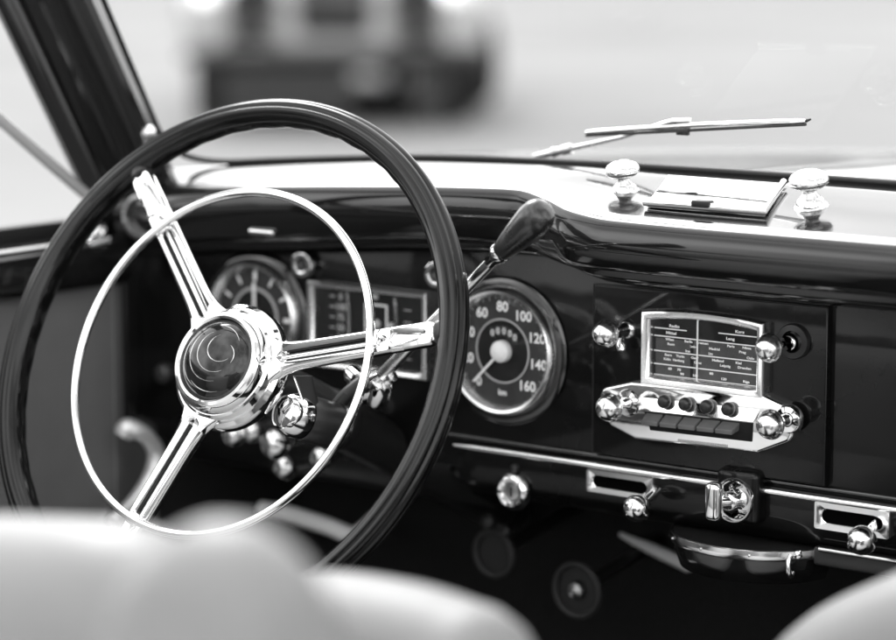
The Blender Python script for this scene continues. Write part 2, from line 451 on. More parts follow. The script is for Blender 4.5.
# ------------------------------------------------------------------ chrome knobs
def knob_local(parent, name, stem=.019, rb=.0116, collar=.0085):
    """ball-faced pull knob along -Y, built at the origin of its parent's frame"""
    z0 = V((0, 0, 0))
    k = MB().lathe([(.0045, -.0), (.0048, -stem + .004)][::-1] and [(.0001, -stem + .006), (.0055, -stem + .006), (rb * .80, -stem + .001), (rb * .99, -stem - .0022), (rb * 1.02, -stem - .0035), (rb * .99, -stem - .0048), (rb * .955, -stem - .0052), (rb * .90, -stem - .0082), (rb * .72, -stem - .0118), (rb * .45, -stem - .0142), (.0001, -stem - .0152)], z0, (0, 1, 0), 40).build(name, 'satin', parent, off=z0)
    s = MB().lathe([(.0052, .002), (.0052, -stem * .3), (.0038, -stem * .42), (.0038, -stem * .6), (.0058, -stem + .005)], z0, (0, 1, 0), 28).build('stem', 'chrome', k, off=z0)
    c = MB().lathe([(collar, .003), (collar, -.0012), (collar - .0015, -.0032), (.0060, -.0038), (.0052, -.001)], z0, (0, 1, 0), 36).build('collar', 'chrome', k, off=z0)
    return k

# ------------------------------------------------------------------ radio
YP = -.004                                # face of the plate
radio = thing('car_radio', (0, YP, -.06), 'vintage chrome car radio with lettered dial, four small buttons and five dark keys', 'radio')
def rp(px, py, y=YP): return aty(px, py, y)
fx0, fx1, fz0, fz1 = -.0517, .0652, -.0318, .0300
rect_frame(fx0, fx1, fz0, fz1, .0080, YP + .0005, .0115, arch=.0036).build('dial_frame', 'brushed', radio, angle=50)
dl = MB(); n = 12
top = [V((fx0 + .005 + (fx1 - fx0 - .01) * k / n, YP - .0022, fz1 - .005 + .0034 * (1 - (2 * k / n - 1) ** 2))) for k in range(n + 1)]
dl.prism(top + [V((fx1 - .005, YP - .0022, fz0 + .005)), V((fx0 + .005, YP - .0022, fz0 + .005))], (0, .002, 0))
dial = dl.build('dial', 'dial_dark', radio)
# paler band over the lower two thirds of the dial
bands = MB()
for xa, xb, za, zb in ((-.0415, -.008, -.0240, .0074), (-.005, .0555, -.0240, .0084)):
    bands.add([(xa, YP - .0026, za), (xb, YP - .0026, za), (xb, YP - .0026, zb), (xa, YP - .0026, zb)], [[0, 1, 2, 3]])
bands.build('dial_band', 'dial_pale', dial)
ln = MB(); lt = MB()
yl_ = YP - .0029
def hline(xa, xb, z, h=.0005):
    xa, xb, z = xa + .0065, xb + .0065, z + .0022
    ln.add([(xa, yl_, z - h), (xb, yl_, z - h), (xb, yl_, z + h), (xa, yl_, z + h)], [[0, 1, 2, 3]])
hline(-.0495, -.018, .0135); hline(.012, .048, .0145)
for z in (.0070, -.0055, -.0165): hline(-.0495, .0485, z)
hline(-.0495, .0485, -.0255, .0003)
def word(x0, x1, z, t, h):
    x0, x1, z = x0 + .0065, x1 + .0065, z + .0022
    k = MB(); text_mesh(k, t, h, face_mtx(((x0 + x1) / 2, yl_, z)), .00012)
    w0 = min(v.x for v in k.v); w1 = max(v.x for v in k.v); f = min(1.35, (x1 - x0) / (w1 - w0))
    for v in k.v: v.x = (x0 + x1) / 2 + (v.x - (w0 + w1) / 2) * f
    lt.add(k.v, k.f)
NAMES = iter(['Radio', 'Kurz', 'Mittel', 'Lang', 'Wien', 'Berlin', 'Bremen', 'Paris', 'Nizza', 'Rom', 'London', 'Madrid', 'Prag', 'Brunn', 'Linz', 'Oslo', 'Bern', 'Turin', 'Genf', 'Mailand', 'Kiel', 'Köln', 'Hamburg', 'Graz', 'Leipzig', 'Dresden', '60', '70', '80', '90', '100', '120', 'Riga', 'Sofia', 'Athen', 'Basel', 'Lille', 'Lyon', 'Nancy', 'Ulm', 'Trier', 'Essen', 'Metz', 'Brest'] * 2)
def wrow(z, segs, h=.0027):
    for a, b in segs: word(a, b, z + .0009, next(NAMES), h)
wrow(.0152, [(-.036, -.024)], .0032); wrow(.0163, [(.024, .0405)], .0032)
wrow(.0092, [(-.040, -.026)], .0032); wrow(.0098, [(.016, .031)], .0032)
wrow(.0038, [(-.040, -.029), (-.020, -.0125), (-.009, .003), (.018, .030), (.032, .046)])
wrow(.0000, [(-.040, -.026), (-.0145, -.009), (.003, .014), (.026, .044)])
wrow(-.0042, [(-.019, -.0145), (.003, .0072), (.038, .047)])
wrow(-.0092, [(-.040, -.031), (-.029, -.019), (-.016, -.004), (.004, .020), (.022, .041)])
wrow(-.0128, [(-.040, -.033), (-.031, -.020), (-.012, -.002), (.012, .026), (.029, .045)])
wrow(-.0205, [(-.036, -.0315), (-.027, -.023), (.003, .009)])
wrow(-.0238, [(-.028, -.016), (-.014, -.004), (.012, .024), (.032, .046)])
ln.build('dial_lines', 'white', dial); lt.build('station_lettering', 'white', dial)
MB().box((-.0010, YP - .0048, fz0 + .007), (.0004, YP - .004, fz1 - .003), .0002).build('tuning_needle', 'white', dial)
MB().add([(fx0 + .005, YP - .0064, fz0 + .005), (fx1 - .005, YP - .0064, fz0 + .005), (fx1 - .005, YP - .0064, fz1 - .004), (fx0 + .005, YP - .0064, fz1 - .004)], [[0, 1, 2, 3]]).build('dial_glass', 'glass', radio)
# control plate with lobed ends
outl = [(638, 380), (609, 386), (603, 405), (617, 424), (641, 437), (764, 451), (797, 439), (803, 420), (791, 404), (767, 392.5)]
poly = fillet([V((rp(a, b).x, YP, rp(a, b).z)) for a, b in outl], [.003, .010, .012, .010, .006, .006, .010, .012, .010, .003])
MB().prism(poly[::-1], (0, -.0105, 0), .0026, 3).build('control_plate', 'chrome', radio, angle=60)
# sloping shelf below the dial, carrying the small buttons
yf = YP - .0105
def fp(px, py, dy=0): q = aty(px, py, yf + dy); return q
sl = [(640, 384), (765, 396.5), (755, 421), (641, 409)]
P4 = [fp(*s) for s in sl]
MB().add([P4[0] + V((0, .004, 0)), P4[1] + V((0, .004, 0)), P4[2] + V((0, -.0035, 0)), P4[3] + V((0, -.0035, 0)), P4[2] + V((0, .003, -.0005)), P4[3] + V((0, .003, -.0005)), P4[0] + V((-.002, .006, 0)), P4[1] + V((.002, .006, 0))],
         [[0, 1, 2, 3], [3, 2, 4, 5], [0, 3, 5, 6], [1, 7, 4, 2]]).build('button_shelf', 'chrome', radio)
P5 = [fp(*s) for s in [(645, 411), (753, 423), (752, 441.5), (651, 430)]]
MB().prism([p + V((0, .002, 0)) for p in P5][::-1], (0, -.0035, 0), .0004).build('key_slot', 'dial_dark', radio)
def bl(P, u, v): return (P[0] * (1 - u) + P[1] * u) * (1 - v) + (P[3] * (1 - u) + P[2] * u) * v
for k in range(5):
    u0, u1 = .02 + k * .178, .02 + k * .178 + .158
    q = [bl(P5, u0, .04), bl(P5, u1, .04), bl(P5, u1, .52), bl(P5, u0, .52)]
    top = [q[0] + V((0, -.001, 0)), q[1] + V((0, -.001, 0)), q[2] + V((-.0030, -.0095, .0015)), q[3] + V((-.0030, -.0095, .0015))]
    bot = [q[0] + V((0, .002, -.006)), q[1] + V((0, .002, -.006)), q[2] + V((-.0030, -.0090, -.0022)), q[3] + V((-.0030, -.0090, -.0022))]
    bm = bmesh.new(); vs = [bm.verts.new(p) for p in top + bot]
    for f in ([0, 1, 2, 3], [7, 6, 5, 4], [0, 3, 7, 4], [1, 5, 6, 2], [3, 2, 6, 7], [0, 4, 5, 1]): bm.faces.new([vs[i] for i in f])
    bmesh.ops.recalc_face_normals(bm, faces=bm.faces[:])
    bmesh.ops.bevel(bm, geom=bm.edges[:], offset=.0006, segments=2, profile=.5, affect='EDGES')
    MB().from_bm(bm).build('key', mat('key_grey', .11, .22) if k == 0 else bpy.data.materials['key_grey'], radio)
for px, py in ((666, 400.5), (687, 403), (708.5, 405.5), (730, 408)):
    c = fp(px, py, -.001)
    MB().lathe([(.0042, .002), (.0056, -.0015), (.0058, -.0035), (.0048, -.0062), (.0026, -.0075), (.0001, -.0078)], c, (0, 1, .15), 28).build('push_button', 'plastic', radio)
for px, py in ((629, 402.5), (789, 419)):
    c = fp(px, py, .0015)
    kk = knob_local(radio, 'tuning_knob', stem=.0255, rb=.0120, collar=.0118)
    kk.location = c - ROOT[radio.name]
for (px, py), lb in (((627, 329), 'upper left control knob'), ((789, 343), 'upper right control knob in a dark ring')):
    c = aty(px, py, YP)
    kk = knob_local(radio, 'control_knob', stem=.0275); kk['label'] = lb
    kk.location = c - ROOT[radio.name]
    if px < 700: MB().lathe([(.0001, -.006), (.0035, -.0045), (.0045, 0), (.002, .006)], (.001, -.010, -.0125), (-.3, .2, 1), 20).build('pointer_tip', 'chrome', kk, off=V((0, 0, 0)))
    else: MB().lathe([(.0145, .001), (.0145, -.003), (.0135, -.0045), (.009, -.005)], (.005, 0, .002), (0, 1, 0), 40).build('backing_ring', 'plastic', kk, off=V((0, 0, 0)))
eb = MB()
a_, b_ = fp(678, 440.2), fp(728, 446.2)
x = a_.x
while x < b_.x:
    z = a_.z + (b_.z - a_.z) * (x - a_.x) / (b_.x - a_.x)
    eb.box((x, yf - .0006, z - .0012), (x + .0008, yf + .0004, z + .0014), .0002); x += .0016
eb.build('embossed_lettering', 'worn_chrome', radio)

# ------------------------------------------------------------------ lower rail controls
lk = thing('ignition_lock', aty(514, 491, 0), 'round chrome ignition lock alone on the lower dashboard rail, below the speedometer', 'lock')
c = aty(514.5, 491, 0)
MB().lathe([(.0168, .0), (.0168, .002), (.0155, .0055), (.0125, .0075), (.0095, .0068), (.0078, .0045), (.0078, .0025)], c, (0, -1, 0), 48).build('escutcheon', 'chrome', lk)
bar = MB().lathe([(.0079, .003), (.0070, .0048), (.0035, .0052), (.0001, .0052)], c, (0, -1, 0), 32).build('barrel', 'worn_chrome', lk)
MB().box(c + V((-.0009, -.0058, -.0042)), c + V((.0009, -.0051, .0042)), .0003).build('keyhole', 'dial_dark', bar)
MB().lathe([(.004, 0), (.004, .004), (.0025, .006), (.0001, .0065)], aty(517, 467.5, .001), (0, -1, 0), 24).build('stud', 'plastic', dash)

def slot_plate(c, w, h, parent, sw):
    """plate with a long rounded hole, as one ring-shaped mesh"""
    outer = rrect(w, h, .0018, 6); inner = rrect(w * sw, h * .46, h * .225, 6)
    def L(pts, y, dx=0, dz=0): return [V((c.x + p[0] + dx, c.y + y, c.z + p[1] + dz)) for p in pts]
    sm = lambda pts, k: [(p[0] * k, p[1] * k) for p in pts]
    rows = [L(outer, 0), L(outer, -.0022), L(sm(outer, .985), -.0034), L([(p[0] * 1.05, p[1] * 1.22) for p in inner], -.0036), L(inner, -.0024), L(inner, .001)]
    return MB().grid(rows, close_v=True).build('slot_plate', 'satin', parent, angle=45)
hc = V((-.0785, .0, -.1222))
ht = thing('heater_lever', hc, 'chrome slotted heater lever plate with ball knob at its right end, under the chrome strip', 'lever', 'slotted lever plates on the lower rail')
slot_plate(hc, .0675, .0195, ht, .80)
MB().prism([V((hc.x + p[0], hc.y - .0008, hc.z + p[1])) for p in rrect(.055, .0095, .004)], (0, .0005, 0)).build('slot', 'void', ht)
bp_ = aty(637, 508, -.028); s0 = V((bp_.x - .004 + .006, 0, hc.z))
MB().tube([s0, s0.lerp(bp_, .5), bp_], [.0042, .0036, .0042], 14).build('lever_stem', 'chrome', ht)
MB().lathe([(.0001, .0118)] + [(.0118 * math.sin(t * PI / 16), .0118 * math.cos(t * PI / 16)) for t in range(1, 16)] + [(.0001, -.0118)], bp_, (0, 1, 0), 36).build('ball_knob', 'chrome', ht)
h2 = V((.1415, .0, -.1222))
ht2 = thing('heater_lever', h2, 'chrome slotted lever plate cut by the right edge of the photo, beside the rotary switch', 'lever', 'slotted lever plates on the lower rail')
slot_plate(h2, .0675, .0225, ht2, .80)
MB().prism([V((h2.x + p[0], h2.y - .0008, h2.z + p[1])) for p in rrect(.055, .0105, .004)], (0, .0005, 0)).build('slot', 'void', ht2)
b2 = h2 + V((.024, -.03, -.008))
MB().tube([h2 + V((.020, 0, 0)), b2], .004, 14).build('lever_stem', 'chrome', ht2)
MB().lathe([(.0118 * math.sin(t * PI / 16) + 1e-5, .0118 * math.cos(t * PI / 16)) for t in range(17)], b2, (0, 1, 0), 36).build('ball_knob', 'chrome', ht2)

# rotary light switch with chrome grip
c = aty(735, 500, -.012)
sw = thing('rotary_switch', (c.x, 0, c.z), 'chrome rotary switch with upright grip in a dark housing that breaks the chrome strip', 'switch')
MB().box((c.x - .019, -.0125, c.z - .0195), (c.x + .021, .006, c.z + .025), .006, 4).build('housing', 'panel', sw)
MB().lathe([(.0185, .0), (.0185, .003), (.0175, .0048), (.0165, .0048), (.0155, .003), (.0150, .0)], c, (0, -1, 0), 56).build('ring', 'chrome', sw)
dz = MB().lathe([(.0150, .0003), (.012, .0025), (.009, .0070), (.0075, .011), (.0055, .0125), (.0001, .013)], c, (0, -1, 0), 40).build('dome', 'chrome', sw)
g0 = aty(714.5, 502, -.032)
MB().box((g0.x - .0078, g0.y - .006, g0.z - .0155), (g0.x + .0070, g0.y + .007, g0.z + .0165), .0055, 5).build('grip', 'chrome', sw)
MB().tube([c + V((0, -.008, 0)), g0], .006, 16).build('spindle', 'chrome', sw)

# pull-out ashtray shelf
sh = thing('pull_out_tray', (.035, .0, -.16), 'black half-round pull-out tray with polished metal rim under the dashboard', 'tray')
arc = []
for k in range(33):
    t = PI * k / 32
    arc.append(V((.036 - .0725 * math.cos(t), .030 - .063 * math.sin(t), -.1545)))
bk = [V((.1085, .045, -.1545)), V((-.0365, .045, -.1545))]
MB().prism(arc + bk, (0, 0, -.0035)).build('tray_top', 'plastic', sh)
rows = []
for p in arc:
    d_ = V((p.x - .036, p.y - .03, 0)).normalized()
    rows.append([p + d_ * a + V((0, 0, b)) for a, b in ((-.0015, .0012), (.0005, .0016), (.0018, .0008), (.0022, -.002), (.0022, -.0055), (.0012, -.0072), (-.001, -.0074))])
MB().grid(rows).build('rim_band', 'satin', sh, angle=50)
rows = [[V((.036 + (p.x - .036) * f, .03 + (p.y - .03) * f, z)) for f, z in ((.97, -.1615), (.96, -.170), (.90, -.182), (.5, -.188))] for p in arc]
MB().grid(rows).build('tray_body', 'paint', sh, angle=60)
for k in (8, 14, 20, 26):
    p = arc[k]; d_ = V((p.x - .036, p.y - .03, 0)).normalized()
    MB().lathe([(.0013, .002), (.0011, .003), (.0001, .0034)], p + V((0, 0, -.0028)), d_, 12).build('rivet', 'worn_chrome', sh)
hk = aty(791, 559, -.03)
MB().tube(catmull([hk + V((0, 0, .003)), hk + V((0, -.004, -.002)), hk + V((.001, -.005, -.009)), hk + V((.001, -.002, -.0135)), hk + V((0, .003, -.012))], 5), .0021, 10).build('hook', 'chrome', sh)
MB().lathe([(.0035, 0), (.003, .003), (.0001, .0038)], aty(798, 554, -.028), (.3, -1, 0), 20).build('screw', 'chrome', sh)
MB().box((.103, .004, -.166), (.62, .02, -.150), .003).build('lower_ledge', 'plastic', dash)
MB().tube([(.11, .003, -.1515), (.62, .003, -.1515)], .0022, 10).build('lower_moulding', 'worn_chrome', dash)

# ------------------------------------------------------------------ deck fittings
DN = V((0, -.2, 1)).normalized(); DO = V((0, -.085, .1095))
def dk(px, py, lift=0): return at(px, py, DO + DN * lift, DN)
ld = thing('ashtray_lid', dk(715, 200), 'polished flat ashtray lid with chrome edge bars set into the dashboard top', 'lid')
q = [dk(a, b, .003) for a, b in ((647, 207), (765, 216.5), (783, 187), (668, 178.5))]
MB().prism(q, DN * .0035, .001).build('lid_plate', 'chrome', ld)
up3 = DN * .0042
MB().tube([q[0] + up3 - V((.001, .001, 0)), q[1] + up3 + V((.001, -.001, 0)), q[2] + up3 + V((.001, 0, 0))], [.0034, .0034, .003], 12).build('edge_bar', 'chrome', ld)
MB().prism([p + DN * -.0075 for p in [q[0] + (q[0] - q[2]) * .03, q[1] + (q[1] - q[3]) * .03, q[2] + (q[2] - q[0]) * .03, q[3] + (q[3] - q[1]) * .03]], DN * .0062, .001).build('lid_seat', 'rubber', ld)
c = dk(702, 203.5, .010)
MB().box(c + V((-.008, -.004, -.003)), c + V((.008, .006, .0025)), .001).build('latch', 'dark_metal', ld)

def deck_knob(loc, label, s=1.0):
    t = thing('deck_knob', loc, label, 'knob', 'mushroom knobs on the dashboard top'); z0 = V((0, 0, 0)); ax = V((0, -.22, 1))
    pr = lambda L: [(a * s, b * s) for a, b in L]
    MB().lathe(pr([(.0128, -.001), (.0130, .0015), (.0118, .0032), (.0105, .0038), (.0098, .0065), (.0075, .0088)]), z0, ax, 40).build('flange', 'chrome', t, off=z0)
    MB().lathe(pr([(.0076, .008), (.0070, .0095), (.0052, .0115), (.0050, .0142), (.0072, .0165)]), z0, ax, 32).build('neck', 'worn_chrome', t, off=z0)
    MB().lathe(pr([(.006, .0158), (.0118, .0168), (.0140, .0188), (.0143, .0205), (.0136, .0228), (.0118, .0252), (.0080, .0272), (.0001, .0282)]), z0, ax, 48).build('cap', 'chrome', t, off=z0)
    return t
deck_knob(dk(625, 194.5), 'chrome mushroom knob on the dashboard top at the left end of the ashtray lid', 1.02)
deck_knob(dk(811, 209), 'larger chrome mushroom knob on the dashboard top at the right end of the ashtray lid', 1.12)

# ================================================================== STEERING WHEEL
AL, BE = math.radians(24.96), math.radians(3.68)
WN = V((math.sin(BE) * math.cos(AL), -math.cos(BE) * math.cos(AL), math.sin(AL)))   # towards the driver
WC = V((-.3171, -.24, -.0084))
E1 = V((0, 0, 1)).cross(WN).normalized(); E2 = WN.cross(E1)
def wp(r, ang, h=0): a = math.radians(ang); return WC + E1 * (r * math.cos(a)) + E2 * (r * math.sin(a)) + WN * h
wheel = thing('steering_wheel', WC - WN * .03, 'three-spoke steering wheel with ribbed black rim, chrome spokes and chrome horn ring', 'steering wheel')
# ribbed rim with finger grips on its inner back
rows = []
NU = 288
for k in range(NU):
    ang = 360.0 * k / NU; row = []
    for j in range(132):
        ph = 2 * PI * j / 132; ca, sa = math.cos(ph), math.sin(ph)
        ra, rb = .0118, .0132
        face = max(0., sa + .15)                      # driver side carries concentric ribs
        rib = .0024 * (abs(math.cos((ph - .25) * 4.5)) ** .55 - .65) * max(0, min(1, (sa + .35) * 2.5)) * max(0, min(1, (ca + .45) * 2.2))
        grip = 0.
        if ca < 0 and sa < .45: grip = .0011 * (1 - abs(math.sin(math.radians(ang) * 22))) * (-ca)
        rr = .219 + (ra + rib - grip) * ca; hh = -.008 + (rb + rib) * sa
        row.append(wp(rr, ang, hh))
    rows.append(row)
MB().grid(rows, close_u=True, close_v=True).build('rim', 'bakelite', wheel, angle=180)
MB().tube([wp(.1465, 2 * k, -.001) for k in range(180)], .0038, 14, closed=True).build('horn_ring', 'chrome', wheel, angle=180)
# spokes: two chrome rails with a dark channel between, closing to a solid tongue at the rim
for sa in (131.2, 12.2, 252.0):
    a = math.radians(sa); er = E1 * math.cos(a) + E2 * math.sin(a); et = E1 * -math.sin(a) + E2 * math.cos(a)
    def sp(r, t, h): return WC + er * r + et * t + WN * h
    def hgt(r): return -.018 + .010 * max(0, (r - .045) / .165)
    sm = MB()
    R0, R1 = .040, .209
    rows = []
    for k in range(101):
        u = k / 100; r = R0 + (R1 - R0) * u
        flare = .010 * math.exp(-((r - R0) / .013) ** 1.4)
        w = .0122 - .002 * u + flare                  # half width
        if u > .93: w *= math.sqrt(max(.08, 1 - ((u - .93) / .075) ** 2))
        g = .0046 * min(1, max(0, (.70 - u) / .10)) * min(1, max(0, (u - .06) / .03))   # channel half width
        dpt = .0060 * min(1, g / .003)
        if .72 < u < .93:
            g = .0052 * min(1, (u - .72) / .02) * (1 - (u - .72) / .21); dpt = .0022 * g / .0052
        h = hgt(r) + .004
        prof = [(-w * .75, -.008), (-w, -.004), (-w, -.0005), (-w * .86, .0030), (-(w + g) * .5, .0042), (-g - .0012, .0030), (-g, .0010 + .001), (-g * .9, .0012 - dpt), (0, .0012 - dpt + (.0004 if dpt else 0)),
                (g * .9, .0012 - dpt), (g, .0020), (g + .0012, .0030), ((w + g) * .5, .0042), (w * .86, .0030), (w, -.0005), (w, -.004), (w * .75, -.008)]
        if .70 < u <= .725 or u >= .925 or u <= .06:
            prof = [(p, q_ if i not in (6, 7, 8, 9, 10) else .0024 + .0006 * (1 - abs(p) / w)) for i, (p, q_) in enumerate(prof)]
        rows.append([sp(r, t, h + z) for t, z in prof])
    sm.grid(rows, close_v=True)
    spk = sm.build('spoke', 'chrome', wheel, angle=38)
    gr = MB()
    gr.grid([[sp(R0 + (R1 - R0) * u, t, hgt(R0 + (R1 - R0) * u) + .004 - .0032) for t in (-.0038, .0038)] for u in (.10, .2, .3, .4, .5, .6, .64)])
    gr.build('channel', 'dark_metal', spk)
    MB().tube([sp(R0 + (R1 - R0) * u, .0004, hgt(R0 + (R1 - R0) * u) + .004 - .0026) for u in (.09, .2, .3, .4, .5, .6, .655)], .0021, 10).build('inlay_bar', 'chrome', spk)
    # pale ferrule where the spoke enters the rim
    MB().lathe([(.0085, -.004), (.0108, -.002), (.0112, .002), (.0095, .005)], sp(.2085, 0, -.008), er, 28).build('ferrule', 'plastic', spk)
    # clip that carries the horn ring
    MB().box(V((-.0055, -.006, -.010)), V((.0055, .006, .0005)), .0022, 3, mtx=Matrix.Translation(sp(.1465, 0, -.0015)) @ Matrix((er, et, WN)).transposed().to_4x4()).build('ring_clip', 'chrome', spk)
# hub: stacked chrome rings and a domed dark emblem
MB().lathe([(.010, -.040), (.040, -.039), (.0500, -.033), (.0535, -.0275), (.0545, -.0215), (.0530, -.0165), (.0500, -.0140), (.0485, -.0146), (.0475, -.0120), (.0465, -.0085), (.0448, -.0070), (.0440, -.0078),
            (.0435, -.0040), (.0420, .0010), (.0395, .0040), (.0370, .0046), (.0352, .0036), (.0345, .0010)], WC, WN, 96).build('hub', 'chrome', wheel, angle=30)
em = MB().lathe([(.0346, .0005), (.0335, .0022), (.030, .0062), (.024, .0102), (.016, .0132), (.008, .0149), (.0001, .0155)], WC, WN, 64).build('emblem_dome', mat('emblem_lens', .012, .05, coat=.6, ior=1.4, spec=.3), wheel, angle=60)
# swirled flourish engraved in the emblem
DOME = [(.0346, .0005), (.0335, .0022), (.030, .0062), (.024, .0102), (.016, .0132), (.008, .0149), (0, .0155)]
def dome_h(r):
    for (r1, h1), (r0, h0) in zip(DOME, DOME[1:]):
        if r0 <= r <= r1: return h0 + (h1 - h0) * (r - r0) / (r1 - r0)
    return .0
for cx, cy, r, a0, a1 in ((.001, .001, .0290, 135, 262), (.004, .003, .0235, 125, 285), (.007, .005, .0180, 120, 300), (.011, .008, .0120, 115, 315), (.004, .006, .0215, 30, 95), (.013, .002, .0105, -30, 60), (.004, -.003, .0255, 225, 290)):
    L = []
    for k in range(25):
        a = math.radians(a0 + (a1 - a0) * k / 24); x, y = cx + r * math.cos(a), cy + r * math.sin(a)
        q_ = math.hypot(x, y)
        if q_ < .033: L.append(WC + E1 * x + E2 * y + WN * dome_h(q_))
    MB().tube(L, [.0001 + .00028 * math.sin(PI * i / (len(L) - 1)) for i in range(len(L))], 6).build('emblem_flourish', 'worn_chrome', em)

# steering column, in the dark behind the wheel
colm = thing('steering_column', WC - WN * .28, 'dark steering column running from the wheel hub down under the dashboard', 'steering column')
MB().lathe([(.0225, -.05), (.0225, -.10), (.0245, -.104), (.0245, -.17), (.0225, -.175), (.0225, -.50)], WC, WN, 40).build('jacket', 'plastic', colm)
MB().lathe([(.0255, -.170), (.0265, -.172), (.0265, -.186), (.0255, -.188)], WC, WN, 40).build('clamp', 'dark_metal', colm)
q0, q1, q2 = aty(294, 376, -.205), aty(304, 403, -.205), aty(317, 408, -.195)
MB().prism([q0, aty(310, 376, -.195), q2, q1], (0, .004, 0), .0008).build('bracket', 'dark_metal', colm)
MB().tube([q0, q1], .0012, 8).build('bracket_edge', 'chrome', colm)

# switch barrel beside the column
b0, b1 = aty(283, 412, -.215), aty(338, 427, -.160)
ax = (b0 - b1).normalized()
swb = thing('switch_barrel', b1, 'short black barrel with a bright chrome end, below right of the wheel hub', 'switch')
L_ = (b0 - b1).length
MB().lathe([(.0001, -.002), (.018, -.002), (.0195, .002), (.0195, L_ * .62), (.0185, L_ * .66)], b1, ax, 40).build('barrel', 'plastic', swb)
MB().lathe([(.0195, 0), (.0203, .003), (.0198, .006)], b1, ax, 40).build('band', 'worn_chrome', swb)
MB().lathe([(.0170, L_ * .6), (.0185, L_ * .72), (.0185, L_ * .82), (.0165, L_ * .93), (.0160, L_ * .95), (.0140, L_ * 1.0), (.0128, L_ * .99), (.0060, L_ * 1.03), (.0001, L_ * 1.04)], b1, ax, 40).build('chrome_cap', 'chrome', swb)
# arm linking the barrel to the gear joint
MB().tube([aty(326, 418, -.165), aty(345, 396, -.155), aty(360, 384, -.135)], [.0055, .006, .0065], 16).build('linkage_arm', 'dark_metal', swb)

# gear lever: joint, chrome rod, ferrule, black grip
j0 = aty(372, 386, -.12)
tip = aty(545, 209, -.185); f0 = aty(497, 256, -.170)
gl = thing('gear_lever', j0, 'column gear lever with long chrome rod and black pear-shaped grip crossing the wheel rim', 'gear lever')
e_ = (f0 - j0).normalized()
MB().tube([j0, j0 + (f0 - j0) * .5, f0], [.0058, .0054, .0048], 18).build('rod', 'brushed', gl)
MB().lathe([(.0046, -.012), (.0058, -.010), (.0064, -.002), (.0082, .002), (.0086, .006), (.0080, .008)], f0, e_, 28).build('ferrule', 'chrome', gl)
g_ = (tip - f0); Lg = g_.length; g_ = g_.normalized()
MB().lathe([(.0001, .002), (.0072, .004), (.0082, .009), (.0098, .018), (.0118, Lg * .45), (.0134, Lg * .65), (.0140, Lg * .78), (.0134, Lg * .88), (.0112, Lg * .955), (.0072, Lg * .992), (.0001, Lg * 1.005)], f0, g_, 40).build('grip', mat('grip_black', .012, .22, coat=.5, rvar=.15, vscale=60, bump=.05, bscale=120), gl, angle=60)
jm = MB()
jm.lathe([(.0001, -.017), (.010, -.0155), (.0125, -.010), (.0125, .004), (.0105, .010), (.0060, .020)], j0, e_, 32)
jt = jm.build('joint', 'chrome', gl, angle=35)
MB().lathe([(.0001, -.013), (.0085, -.012), (.0098, -.007), (.0098, .008), (.0085, .012), (.0001, .013)], j0 + V((.010, -.002, -.004)), (.45, -.3, .8), 28).build('yoke', 'chrome', jt)
MB().lathe([(.0001, -.010), (.0075, -.009), (.0085, -.005), (.0085, .006), (.0001, .008)], j0 + V((-.014, -.004, .006)), (.8, -.4, -.3), 28).build('socket', 'chrome', jt)
MB().lathe([(.0038, -.02), (.0038, .014), (.0048, .0145), (.0048, .019), (.0001, .02)], j0 + V((.012, -.002, .002)), (.75, -.2, .5), 16).build('bolt', 'worn_chrome', jt)

# small chrome pulls under the gauges
ku = thing('choke_knob', aty(262, 432, -.02), 'small chrome pull knob low behind the wheel hub, upper right of the small pulls', 'knob', 'small blurred chrome pulls under the gauges')
pulls = [(ku, 262, 429, .9)]
z0 = V((0, 0, 0))
MB().lathe([(.0001, -.028), (.006, -.0272), (.0105, -.0235), (.0118, -.0185), (.0105, -.0135), (.006, -.010), (.0045, -.006)], z0, (0, 1, 0), 32).build('ball', 'chrome', ku, off=z0)
MB().lathe([(.0042, -.012), (.0042, .03)], z0, (0, 1, 0), 20).build('stem', 'worn_chrome', ku, off=z0)
MB().lathe([(.010, .028), (.010, .022), (.007, .019), (.0042, .019)], z0, (0, 1, 0), 28).build('collar', 'plastic', ku, off=z0)
ku.location = aty(265, 428, 0)
lab = ['small chrome pull knob low behind the wheel hub, left one of the touching pair', 'largest and brightest chrome pull knob low behind the wheel, directly under the black barrel', 'dim chrome pull knob low behind the wheel, lowest of the small pulls', 'chrome pull knob touching the horn ring, rightmost of the small pulls']
for (px, py, s, y), l in zip(((246, 432, .95, -.01), (292, 440, 1.25, -.03), (298, 464, 1.0, 0), (335, 455, 1.0, 0)), lab):
    c_ = copy_tree(ku); c_.location = aty(px, py, y); c_.scale = (s, s, s); c_['label'] = l

# ================================================================== WINDSCREEN
RK = math.radians(35)
RV = V((0, -math.sin(RK), math.cos(RK)))
ws = thing('windscreen', (0, .065, .139), 'raked windscreen pane with dark rubber base seal, black pillars and rounded corner', 'windscreen')
base = [(-.592, -.004, .140), (-.578, .012, .127), (-.55, .028, .1225), (-.50, .043, .1255), (-.42, .054, .131), (-.33, .060, .1362), (-.2, .064, .1392), (0, .067, .140), (.2, .064, .1392), (.33, .060, .1362), (.42, .054, .131), (.50, .043, .1255), (.55, .028, .1225), (.578, .012, .127), (.592, -.004, .140)]
bs = catmull(base, 6)
seal = [V(base[0]) + V((.045, 0, 0)) * f + RV * (.02 + .42 * f) for f in (1, .66, .33, 0)] + bs + [V(base[-1]) + V((-.045, 0, 0)) * f + RV * (.02 + .42 * f) for f in (0, .33, .66, 1)]
MB().tube(seal, .0029, 10).build('rubber_seal', 'rubber', ws)
rows = []
for p in bs:
    k = p.x / .6
    rows.append([p + V((-k * .045 * u, 0, 0)) + RV * (.44 * u) for u in (0, .25, .5, .75, 1)])
MB().grid(rows).build('glass', 'screen', ws, fix=False)
